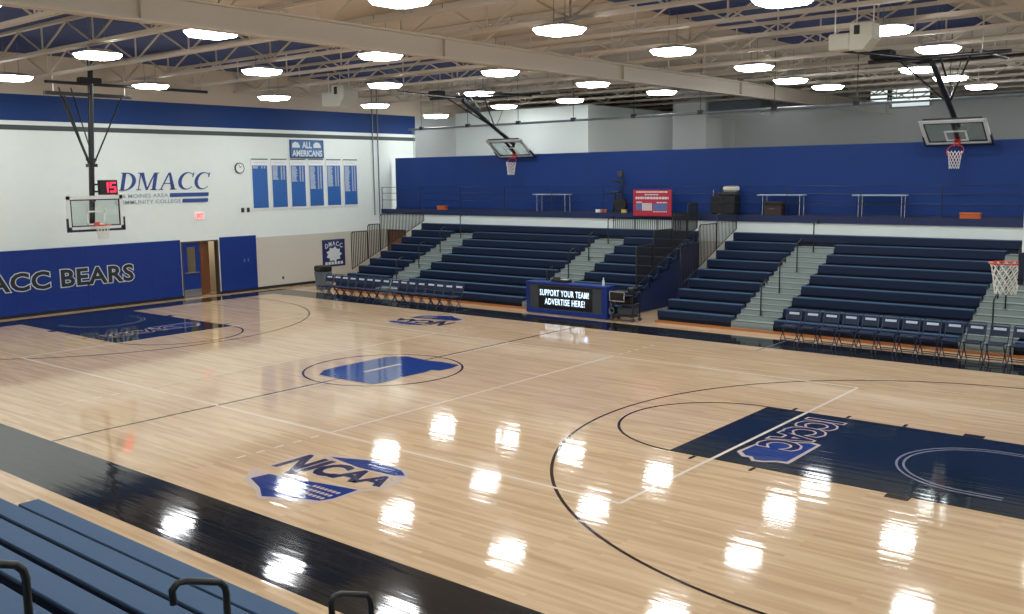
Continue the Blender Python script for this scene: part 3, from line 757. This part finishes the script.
MB().tube([(-3.78, 15.2, MEZ+1.25), (-3.6, 15.2, MEZ+1.22), (-3.5, 15.3, MEZ+1.2), (-3.5, 15.46, MEZ+1.2), (-3.6, 15.54, MEZ+1.22), (-3.78, 15.54, MEZ+1.25)], .02).build('handlebar', M['black'], t)
MB().bbox((-3.6, 15.28, MEZ+1.38), (-3.42, 15.48, MEZ+1.62), .03).build('console', M['dgrey'], t)
for i, (x, c, lb) in enumerate(((-4.35, 'white', 'small white carton left of the exercise bike'), (-4.1, 'orange', 'small orange carton at the foot of the exercise bike'), (-3.2, 'yellow', 'small yellow carton right of the exercise bike'))):
    b = thing('carton', lb, 'box', (x, 15.14, MEZ), 'cartons on the mezzanine edge')
    MB().bbox((x-.1, 15.09, MEZ), (x+.1, 15.2, MEZ+.2), .01).build('carton_body', M[c], b); MB().box((x-.1, 15.13, MEZ+.2), (x+.1, 15.16, MEZ+.203)).build('tape_strip', M['tan'], b)
# covered cart with white topped case
t = thing('equipment_cart', 'dark equipment cart with white topped case on the mezzanine above the gap', 'cart', (.75, 15.36, MEZ))
MB().bbox((.32, 15.15, MEZ+.1), (1.22, 15.6, MEZ+.72), .03).build('cabinet', M['blackm'], t)
MB().bbox((.55, 15.2, MEZ+.72), (1.2, 15.55, MEZ+.86), .03).build('top_tray', M['dgrey'], t)
MB().bbox((.72, 15.22, MEZ+.86), (1.26, 15.5, MEZ+1.06), .06).build('white_case', M['offw'], t)
MB().tube([(.4, 15.2, MEZ+.72), (.4, 15.2, MEZ+.92)], .02).build('handle', M['chrome'], t)
for x in (.4, 1.14):
    for y in (15.2, 15.55): disc(MB(), (x, y-.02, MEZ+.05), .05, (0,1,0), .04, 14).build('wheel', M['blackm'], t)
t = thing('storage_case', 'dark brown case on the mezzanine under the middle folding table', 'case', (2.62, 15.2, MEZ))
MB().bbox((2.32, 15.1, MEZ), (2.92, 15.34, MEZ+.42), .02).build('case_body', M['brownbox'], t); MB().bbox((2.31, 15.095, MEZ+.42), (2.93, 15.345, MEZ+.54), .02).build('case_lid', M['brownbox'], t)
MB().tube([(2.52, 15.09, MEZ+.3), (2.52, 14.99, MEZ+.3), (2.72, 14.99, MEZ+.3), (2.72, 15.09, MEZ+.3)], .012).build('handle', M['chrome'], t)
for x, w, lb in ((8.7, .28, 'orange kit box at the right end of the mezzanine'), (-12.5, .24, 'orange kit box at the left end of the mezzanine')):
    t = thing('kit_box', lb, 'box', (x, 15.2, MEZ+.0))
    MB().bbox((x-w, 15.12, MEZ), (x+w, 15.3, MEZ+.2), .015).build('tray', M['orange'], t); MB().bbox((x-w-.01, 15.11, MEZ+.2), (x+w+.01, 15.31, MEZ+.26), .01).build('lid', M['orange'], t)
# red sign on the rail
t = thing('railing_sign', 'red sign board with pale print hung on the mezzanine railing', 'sign', (-1.9, 14.93, 2.92))
MB().bbox((-2.66, 14.9, 2.92), (-1.08, 14.96, 3.86), .012).build('board', M['red'], t)
RS = lambda u, v, n: (u+.03, 14.898-n, v-.03)
def dashes(m, u0, u1, v0, v1, n, seed):
    r = random.Random(seed); u = u0
    while u < u1-.02:
        w = r.uniform(.05, .12); m.prism([(u, v0), (min(u+w, u1), v0), (min(u+w, u1), v1), (u, v1)], 0, .002, RS); u += w+r.uniform(.015, .03)
for q in ((-2.55, -1.25, 3.79, 3.84, 0, 1), (-2.2, -1.6, 3.70, 3.74, 0, 2), (-2.58, -1.22, 3.56, 3.64, 0, 3), (-2.55, -2.3, 3.42, 3.47, 0, 4), (-1.7, -1.28, 3.42, 3.46, 0, 5), (-1.85, -1.28, 3.10, 3.13, 0, 6)):
    m1 = MB(); dashes(m1, *q); m1.build('print_line', M['pale'], t)

MB().prism([(-2.56,3.16),(-2.32,3.16),(-2.32,3.4),(-2.56,3.4)], 0, .002, RS).build('blue_panel', M['sblue'], t)
MB().prism([(-1.84,3.16),(-1.28,3.16),(-1.28,3.4),(-1.84,3.4)], 0, .002, RS).build('blue_panel', M['sblue'], t)
m1 = MB()
for k in range(5): m1.prism([(-2.3+.085*k,3.15),(-2.24+.085*k,3.15),(-2.24+.085*k,3.42),(-2.3+.085*k,3.42)], 0, .003, RS)
m1.build('pale_panel', M['pale'], t)

# ------------------------------------------------------------------ backstops
def net(mb, c, down, r0, r1, h, n=12, side=None):
    c = Vector(c); dn = Vector(down).normalized(); a = dn.orthogonal().normalized(); b = dn.cross(a)
    lv = 6; P = []
    for j in range(lv+1):
        f = j/lv; r = r0+(r1-r0)*(f**.7)
        P.append([c+dn*h*f+r*(math.cos(2*PI*(k+.5*(j % 2))/n)*a+math.sin(2*PI*(k+.5*(j % 2))/n)*b) for k in range(n)])
    for j in range(lv):
        for k in range(n):
            k2 = (k-1) % n if j % 2 == 0 else (k+1) % n
            mb.tube([P[j][k], P[j+1][k]], .007, 4, False); mb.tube([P[j][k], P[j+1][k2]], .007, 4, False)
def loop_tube(mb, c, nrm, r, rad, n=28):
    c = Vector(c); nn = Vector(nrm).normalized(); a = nn.orthogonal().normalized(); b = nn.cross(a)
    mb.tube([c+r*(math.cos(2*PI*k/n)*a+math.sin(2*PI*k/n)*b) for k in range(n+1)], rad, 6, False)
def hoop_assembly(t, O, ex, m, nrm, w=1.83, h=1.067, rimmat='rim', back=.1):
    """O: board centre; ex across; m: down along the board; nrm: facing direction"""
    O, ex, m, nrm = Vector(O), Vector(ex), Vector(m), Vector(nrm)
    P = lambda u, v, n: O+ex*u-m*v+nrm*n          # u across, v up the board, n out of its face
    def slab(mb, u0, v0, u1, v1, n0, n1): return mb.prism([(u0,v0),(u1,v0),(u1,v1),(u0,v1)], n0, n1, P)
    W, Hh = w/2, h/2
    slab(MB(), -W+.03, -Hh+.03, W-.03, Hh-.03, -.006, .006).build('backboard_glass', M['glass'], t)
    f = MB(); e = .11
    slab(f, -W, Hh-e, W, Hh, -.02, .012); slab(f, -W, -Hh, W, -Hh+e, -.02, .012); slab(f, -W, -Hh, -W+e, Hh, -.02, .012); slab(f, W-e, -Hh, W, Hh, -.02, .012)
    f.build('board_frame', M['white'], t)
    g = MB(); s0 = -Hh+.15
    slab(g, -.305, s0+.40, .305, s0+.45, .0, .0135); slab(g, -.305, s0, .305, s0+.05, .0, .0135); slab(g, -.305, s0, -.255, s0+.45, .0, .0135); slab(g, .255, s0, .305, s0+.45, .0, .0135)
    g.build('target_square', M['white'], t)
    i = MB(); e2 = e+.035
    slab(i, -W+e, Hh-e2, W-e, Hh-e, -.021, .013); slab(i, -W+e, -Hh+e, W-e, -Hh+e2, -.021, .013); slab(i, -W+e, -Hh+e, -W+e2, Hh-e, -.021, .013); slab(i, W-e2, -Hh+e, W-e, Hh-e, -.021, .013)
    i.build('frame_seal', M['black'], t)
    p = MB()
    slab(p, -W-.03, -Hh-.05, W+.03, -Hh+.02, -.035, .035); slab(p, -W-.03, -Hh, -W+.015, -Hh+.38, -.035, .035); slab(p, W-.015, -Hh, W+.03, -Hh+.38, -.035, .035)
    p.build('edge_padding', M['pad2'], t)
    rc = P(0, -Hh+.15, .38)
    r = MB(); loop_tube(r, rc, m, .23, .012)
    r.prism([(-.09, -Hh+.10), (.09, -Hh+.10), (.09, -Hh+.24), (-.09, -Hh+.24)], .012, .03, P)
    r.bar(P(-.07, -Hh+.14, .02), P(-.05, -Hh+.15, .2), .03); r.bar(P(.07, -Hh+.14, .02), P(.05, -Hh+.15, .2), .03)
    rim = r.build('rim', M[rimmat], t)
    return rc, rim, P
def main_backstop(s, lab):
    bx = s*(FT+4.57)+(.17 if s > 0 else 0); cy = .17 if s < 0 else 0; ly = .25 if s < 0 else 0
    t = thing('basketball_backstop', lab, 'basketball hoop', (bx, cy, 2.9))
    rc, rim, P = hoop_assembly(t, (bx, cy, 3.42 if s < 0 else 3.47), (0, s, 0), (0, 0, -1), (-s, 0, 0))
    m = MB(); net(m, rc, (0,0,-1), .22, .14, .44); m.build('net', M['net'], rim)
    px = bx+s*.28
    my = lambda z: cy+ly*(z-3.)/4.3
    MB().tube([(px, my(3.), 3.0), (px, my(8.3), 8.3)], .085, 10).build('mast', M['black'], t)
    k = MB()
    for z in (3.05, 3.8): k.bar((px, my(z), z), (bx+s*.02, cy, z), .07)
    k.bar((bx+s*.04, cy-.6, 3.0), (bx+s*.04, cy+.6, 3.0), .05); k.bar((bx+s*.04, cy-.6, 3.84), (bx+s*.04, cy+.6, 3.84), .05)
    k.build('board_bracket', M['black'], t)
    q = my(5)
    for y0, y1 in ((.08, 1.44), (-.08, -.57), (-.09, -.40)):
        MB().tube([(px, q+y0, 4.95), (px+s*.08*(y1 == -.40), y1, 7.08)], .026).build('sway_brace', M['black'], t)
    for sy in (-1, 1): MB().tube([(px, q+sy*.08, 5.05), (px+s*1.4, q+sy*.2, 7.4)], .022).build('sway_brace', M['black'], t)
    MB().box((px-.13, q-.13, 4.85), (px+.13, q+.13, 4.95)).box((px-.12, q-.12, 5.05), (px+.12, q+.12, 5.12)).build('collar', M['black'], t)
    MB().bbox((px-.06, -1.05, 7.03), (px+.06, 1.75, 7.14), .01).build('cross_beam', M['black'], t)
    MB().tube([(px, -1.0, 7.42), (px, 4.6, 7.42)], .05).build('cross_pipe', M['black'], t)
    for y in (-.75, 1.55, 4.4): MB().bar((px, y, 7.1 if y < 2 else 7.42), (px, y, 8.4), .03).build('roof_hanger', M['steel'], t)
    MB().bbox((px-.14, .05, 7.44), (px+.14, .75, 7.62), .03).build('hoist_winch', M['blackm'], t)
    return t
main_backstop(-1, 'glass basketball backboard hanging before the white end wall')
main_backstop(1, 'nearer basketball backstop with orange rim at the right edge')
# shot clock
t = thing('shot_clock', 'black shot clock showing red digits above the left backboard', 'clock', (-13.25, .6, 3.95))
MB().bbox((-13.40, .36, 3.97), (-13.24, .96, 4.44), .02).build('case', M['blackm'], t)
MB().tube([(-13.46, .3, 4.3), (-13.36, .42, 4.3)], .03).tube([(-13.46, .3, 4.08), (-13.36, .42, 4.08)], .03).build('mounting_arm', M['black'], t)
dg = MB(); CK = lambda u, v, n: (-13.239+n, u, v)
def seg7(m, ch, u, v, w, h):
    th = .045; on = {'1': 'bc', '5': 'afgcd'}[ch]
    S = {'a': (0,h-th,w,h), 'b': (w-th,h/2,w,h), 'c': (w-th,0,w,h/2), 'd': (0,0,w,th), 'e': (0,0,th,h/2), 'f': (0,h/2,th,h), 'g': (0,h/2-th/2,w,h/2+th/2)}
    for c in on:
        a, b, cc, d = S[c]; m.prism([(u+a, v+b), (u+cc, v+b), (u+cc, v+d), (u+a, v+d)], 0, .004, CK)
seg7(dg, '1', .44, 4.05, .2, .32); seg7(dg, '5', .69, 4.05, .2, .32)
dg.build('digits', M['digit'], t)
# folded side hoops
def side_backstop(X, lab, netdir, pipeX):
    a = .655; m = Vector((0, math.cos(a), -math.sin(a))); n = Vector((0, -math.sin(a), -math.cos(a)))
    O = Vector((X, 15.0, 5.5))
    O = Vector((X, 14.78 if X > 0 else 15.1, 5.5))
    t = thing('folded_backstop', lab, 'basketball hoop', O)
    rc, rim, P = hoop_assembly(t, O, (1,0,0), m, n, rimmat='redrim')
    k = MB(); net(k, rc, (0,-.05,-1), .2, .13, .5); k.build('net', M['net'], rim)
    top = Vector((X, 12.35, 7.25)); end = P(0, -.1, -.3)
    MB().tube([top, end], .08, 10).build('mast', M['black'], t)
    b = MB()
    b.bar(P(0, .5, -.04), P(0, -.4, -.04), .12, .05); b.bar(P(-.8, .55, -.04), P(.8, .55, -.04), .05)
    b.bar(P(0, -.1, -.3), P(0, -.1, -.02), .08); b.bar(P(0, .35, -.3), P(0, .35, -.02), .08)
    b.build('board_bracket', M['black'], t)
    j = top.lerp(end, .62)
    q = MB()
    for sx in (-1.0, 1.0): q.tube([j, (X+sx, 12.3, 7.5)], .026)
    q.build('side_brace', M['black'], t)
    q = MB(); q.tube([j, (X, 15.3, 7.9)], .012); q.build('hoist_cable', M['chrome'], t)
    q = MB(); q.tube([(X-.1, 12.6, 7.35), (X-1.9, 10.8, 7.6)], .045); q.tube([(X+.12, 13.2, 6.95), (X+.12, 12.4, 7.55)], .03); q.tube([(X-.12, 13.2, 6.95), (X-.12, 12.2, 7.55)], .03)
    q.build('fold_strut', M['chrome'] if X < 0 else M['black'], t)
    MB().tube([(X-1.7, 12.35, 7.4), (X+1.9, 12.35, 7.4)], .05).tube([(X-1.5, 14.9, 7.55), (X+1.7, 14.9, 7.55)], .045).tube([(X-1.2, 12.3, 7.45), (X-1.2, 15.0, 7.5)], .045).tube([(X+1.2, 12.3, 7.45), (X+1.2, 15.0, 7.5)], .045).build('ceiling_frame', M['black'], t)
    for x in (X-1.2, X+1.2):
        for y in (12.4, 14.9): MB().bar((x, y, 7.4), (x, y, 8.4), .03).build('roof_hanger', M['steel'], t)
    MB().bbox((X-1.6, 12.1, 7.45), (X-1.0, 12.5, 7.68), .04).build('hoist_winch', M['blackm'], t)
side_backstop(-8.6, 'folded up side backboard with red rim above the left bleachers', 0, 0)
side_backstop(8.28, 'folded up side backboard with red rim above the right bleachers', 0, 0)

# ------------------------------------------------------------------ unit heaters
def heater(x, y, z, lab, s=1.):
    t = thing('unit_heater', lab, 'heater', (x, y, z))
    MB().bbox((x-.8*s, y-.35*s, z), (x-.02*s, y+.35*s, z+.58*s), .02).build('fan_section', M['offw'], t)
    c = MB().prism([(x, z-.05*s), (x+.5*s, z-.05*s), (x+.8*s, z+.3*s), (x+.8*s, z+.86*s), (x, z+.86*s)], y-.42*s, y+.42*s, lambda u, v, n: (u, n, v)); c.build('cabinet', M['offw'], t)
    MB().box((x+.16*s, y-.42*s-.01, z+.48*s), (x+.36*s, y-.42*s+.005, z+.8*s)).build('vent_grille', M['blackm'], t)
    MB().tube([(x-.7*s, y, z+.58*s), (x-.7*s, y, 8.46)], .015, 5).tube([(x+.7*s, y, z+.86*s), (x+.7*s, y, 8.46)], .015, 5).tube([(x+.1*s, y, z+.86*s), (x+.1*s, y, 8.46)], .015, 5).build('hanging_rod', M['white'], t)
heater(8.72, 5.4, 6.92, 'boxy off white unit heater hung from the roof above the far sideline', .57)
heater(-12.9, 10.0, 7.18, 'boxy off white unit heater hung near the end wall roof', .85)
# duct behind the curtain
t = thing('air_duct', 'square pale duct rising behind the curtain beside the room wall', 'duct', (-6.4, 26.3, MEZ))
MB().bbox((-7.38, 25.8, MEZ), (-5.6, 27.3, 8.3), .02).build('riser', M['white'], t)
MB().bbox((-5.6, 26.0, 7.0), (-3.0, 27.0, 7.7), .02).build('branch', M['grey'], t)

# ------------------------------------------------------------------ folding chairs
def chair_proto():
    t = thing('folding_chair', 'navy padded folding chair', 'chair', (0, 0, 0))
    W = .185                                   # faces -Y (the court), width along X
    MB().bbox((-W, -.2, .43), (W, .18, .475), .018).build('seat', M['chair'], t)
    BK = lambda u, v, n: (n, .245+u+.07*(v-.62)/.22, v)
    b = MB().prism([(-.018, .60), (.016, .60), (.016, .83), (-.018, .83)], -W, W, BK).build('backrest', M['chair'], t)
    MB().prism([(-.0215, .735), (-.0185, .735), (-.0185, .79), (-.0215, .79)], -W+.05, W-.05, BK).build('back_print', M['label'], b)
    for x in (-W-.013, W+.013):
        MB().tube([(x, -.2, .01), (x, .14, .45), (x, .22, .58), (x, .31, .85)], .013, 6).build('front_leg', M['chairf'], t)
        MB().tube([(x*.93, .2, .01), (x*.93, -.12, .44)], .013, 6).build('rear_leg', M['chairf'], t)
    MB().tube([(-W-.013, .31, .85), (-W+.03, .315, .87), (W-.03, .315, .87), (W+.013, .31, .85)], .013, 6).build('top_rail', M['chairf'], t)
    MB().tube([(-W, -.13, .1), (W, -.13, .1)], .011, 6).build('front_stretcher', M['chairf'], t)
    MB().tube([(-W*.93, .13, .1), (W*.93, .13, .1)], .011, 6).build('rear_stretcher', M['chairf'], t)
    return t
P0 = chair_proto(); first = True
def put_chair(x, y, lab, grp, rz=0.):
    global first
    if first: o = P0; first = False
    else: o = copy_tree(P0)
    o.location = (x, y, 0); o.rotation_euler = (0, 0, rz); o['label'] = lab; o['group'] = grp
n = 16
for k in range(n):
    put_chair(-11.76+.426*k, 8.0+.012*k+.02*math.sin(k*1.7), 'navy folding chair before the left bleachers, %s from the left' % ords[k], 'folding chairs before the left bleachers', random.uniform(-.015, .015))
for k in range(14):
    put_chair(6.12+.487*k, 8.62+.022*k+random.uniform(-.015, .015), 'navy folding chair before the right bleachers, %s from the left' % ords[k], 'folding chairs before the right bleachers', random.uniform(-.02, .02))

# ------------------------------------------------------------------ bin, scorer's table, cart
t = thing('rubbish_bin', 'grey square bin with black lid by the poster', 'bin', (-13.95, 9.75, 0))
b = MB(); P = lambda zz, r: [(-13.95+sx*r, 9.75+sy*r, zz) for sx, sy in ((-1,-1),(1,-1),(1,1),(-1,1))]
b.add(P(0,.2)+P(.72,.25), [(3,2,1,0),(4,5,6,7)]+[(i,(i+1)%4,(i+1)%4+4,i+4) for i in range(4)]); b.build('bin_body', M['grey'], t)
MB().bbox((-14.22, 9.48, .72), (-13.68, 10.02, .96), .05).build('lid', M['blackm'], t)
MB().box((-14.09, 9.475, .8), (-13.81, 9.482, .9)).build('flap', M['dgrey'], t)

t = thing('scorers_table', 'blue scorer table with lit message screen on the far sideline', 'scorer table', (-1.6, 9.5, 0))
yF = 9.28; xa, xb = -3.18, -.02
MB().bbox((xa, yF, .02), (xa+.13, yF+.4, 1.0), .015).build('end_panel', M['pad'], t)
MB().bbox((xb-.2, yF, .02), (xb, yF+.4, 1.0), .015).build('end_panel', M['pad'], t)
MB().bbox((xa, yF-.01, .95), (xb, yF+.44, 1.03), .015).build('table_top', M['pad'], t)
MB().bbox((xa+.1, yF+.01, .02), (xb-.15, yF+.06, .16), .01).build('bottom_rail', M['pad'], t)
sc_ = MB().bbox((xa+.13, yF+.02, .16), (xb-.2, yF+.1, .95), .01).build('screen', M['dgrey'], t)
MB().box((xa+.5, yF+.012, .2), (xb-.55, yF+.02, .92)).build('display', M['lcd'], sc_)
ST = lambda u, v, n: (u, yF+.011-n, v)
m1 = MB(); text_mb(m1, 'SUPPORT YOUR TEAM!', -2.62, -.70, .60, .80, .001, ST, .012, 1.12); text_mb(m1, 'ADVERTISE HERE!', -2.42, -.86, .32, .52, .001, ST, .012, 1.12)
m1.build('message', M['ledtxt'], sc_)
t = thing('control_console', 'small dark control console on the blue scorer table', 'console', (-2.0, 9.6, 1.03))
MB().bbox((-2.28, 9.42, 1.03), (-1.62, 9.68, 1.12), .015).build('console_body', M['blackm'], t); MB().bbox((-2.22, 9.44, 1.12), (-1.95, 9.52, 1.2), .01).build('screen_hood', M['dgrey'], t)
MB().box((-1.9, 9.44, 1.12), (-1.68, 9.62, 1.13)).build('keypad', M['pale'], t)
t = thing('water_bottle', 'clear white bottle on the right end of the blue scorer table', 'bottle', (-.3, 9.5, 1.03))
MB().tube([(-.3, 9.5, 1.03), (-.3, 9.5, 1.17), (-.3, 9.5, 1.21), (-.3, 9.5, 1.24)], [.04, .04, .02, .018], 10).build('bottle_body', M['pale'], t); MB().tube([(-.3, 9.5, 1.24), (-.3, 9.5, 1.27)], .02, 10).build('cap', M['white'], t)
t = thing('media_cart', 'cluttered black equipment cart right of the blue scorer table', 'cart', (.5, 9.5, 0))
for z in (.14, .5, .86): MB().bbox((.1, 9.3, z), (.9, 9.75, z+.04), .01).build('shelf', M['blackm'], t)
for x in (.12, .88):
    for y in (9.33, 9.72): MB().tube([(x, y, .1), (x, y, .95)], .016, 6).build('post', M['black'], t); disc(MB(), (x, y-.02, .06), .06, (0,1,0), .04, 14).build('wheel', M['dgrey'], t)
fr = MB()
for p, q in (((.1, .62), (.62, .62)), ((.1, .9), (.62, .9)), ((.1, .62), (.1, .9)), ((.62, .62), (.62, .9))): fr.bar((p[0], 9.26, p[1]), (q[0], 9.26, q[1]), .03)
mo = MB().bbox((.1, 9.26, .62), (.62, 9.3, .9), .005).build('monitor', M['lcd'], t); fr.build('bezel', M['chrome'], mo)
MB().bbox((.2, 9.4, .54), (.8, 9.7, .76), .02).build('amplifier', M['black'], t); MB().bbox((.3, 9.35, .18), (.85, 9.7, .42), .03).build('equipment_case', M['dgrey'], t)
MB().bbox((.68, 9.3, .9), (.9, 9.6, 1.05), .03).build('mixer', M['black'], t)
cb = MB(); cb.tube([(.12+.05*math.sin(i*.9), 9.24+.02*math.cos(i*1.3), .55-.045*i) for i in range(11)], .014, 6); loop_tube(cb, (.18, 9.25, .32), (0,1,0), .08, .014); cb.build('coiled_cable', M['grey'], t)

# ------------------------------------------------------------------ world, camera, colour
w = bpy.data.worlds.new('World'); sc.world = w; w.use_nodes = True
w.node_tree.nodes['Background'].inputs[0].default_value = (.5, .55, .6, 1); w.node_tree.nodes['Background'].inputs[1].default_value = .15
yaw, pit, rol = .6907, -.1348, -.0122
f = Vector((-math.sin(yaw)*math.cos(pit), math.cos(yaw)*math.cos(pit), math.sin(pit)))
r = f.cross(Vector((0,0,1))).normalized(); u = r.cross(f)
r2 = math.cos(rol)*r+math.sin(rol)*u; u2 = -math.sin(rol)*r+math.cos(rol)*u
cam = bpy.data.cameras.new('Camera'); co = bpy.data.objects.new('Camera', cam); COL.objects.link(co)
mt = Matrix((r2, u2, -f)).transposed().to_4x4(); mt.translation = Vector((16.2769, -14.9874, 4.3904)); co.matrix_world = mt
cam.sensor_width = 36; cam.lens = 961.49/1024*36; cam.clip_start = .05; cam.clip_end = 200
sc.camera = co
vs = sc.view_settings; vs.view_transform = 'Standard'; vs.look = 'None'; vs.gamma = 1; vs.exposure = 0.; vs.use_curve_mapping = False
sc.cycles.use_denoising = True
sc.cycles.max_bounces = 8; sc.cycles.diffuse_bounces = 4; sc.cycles.transparent_max_bounces = 12
sc.cycles.sample_clamp_indirect = 8
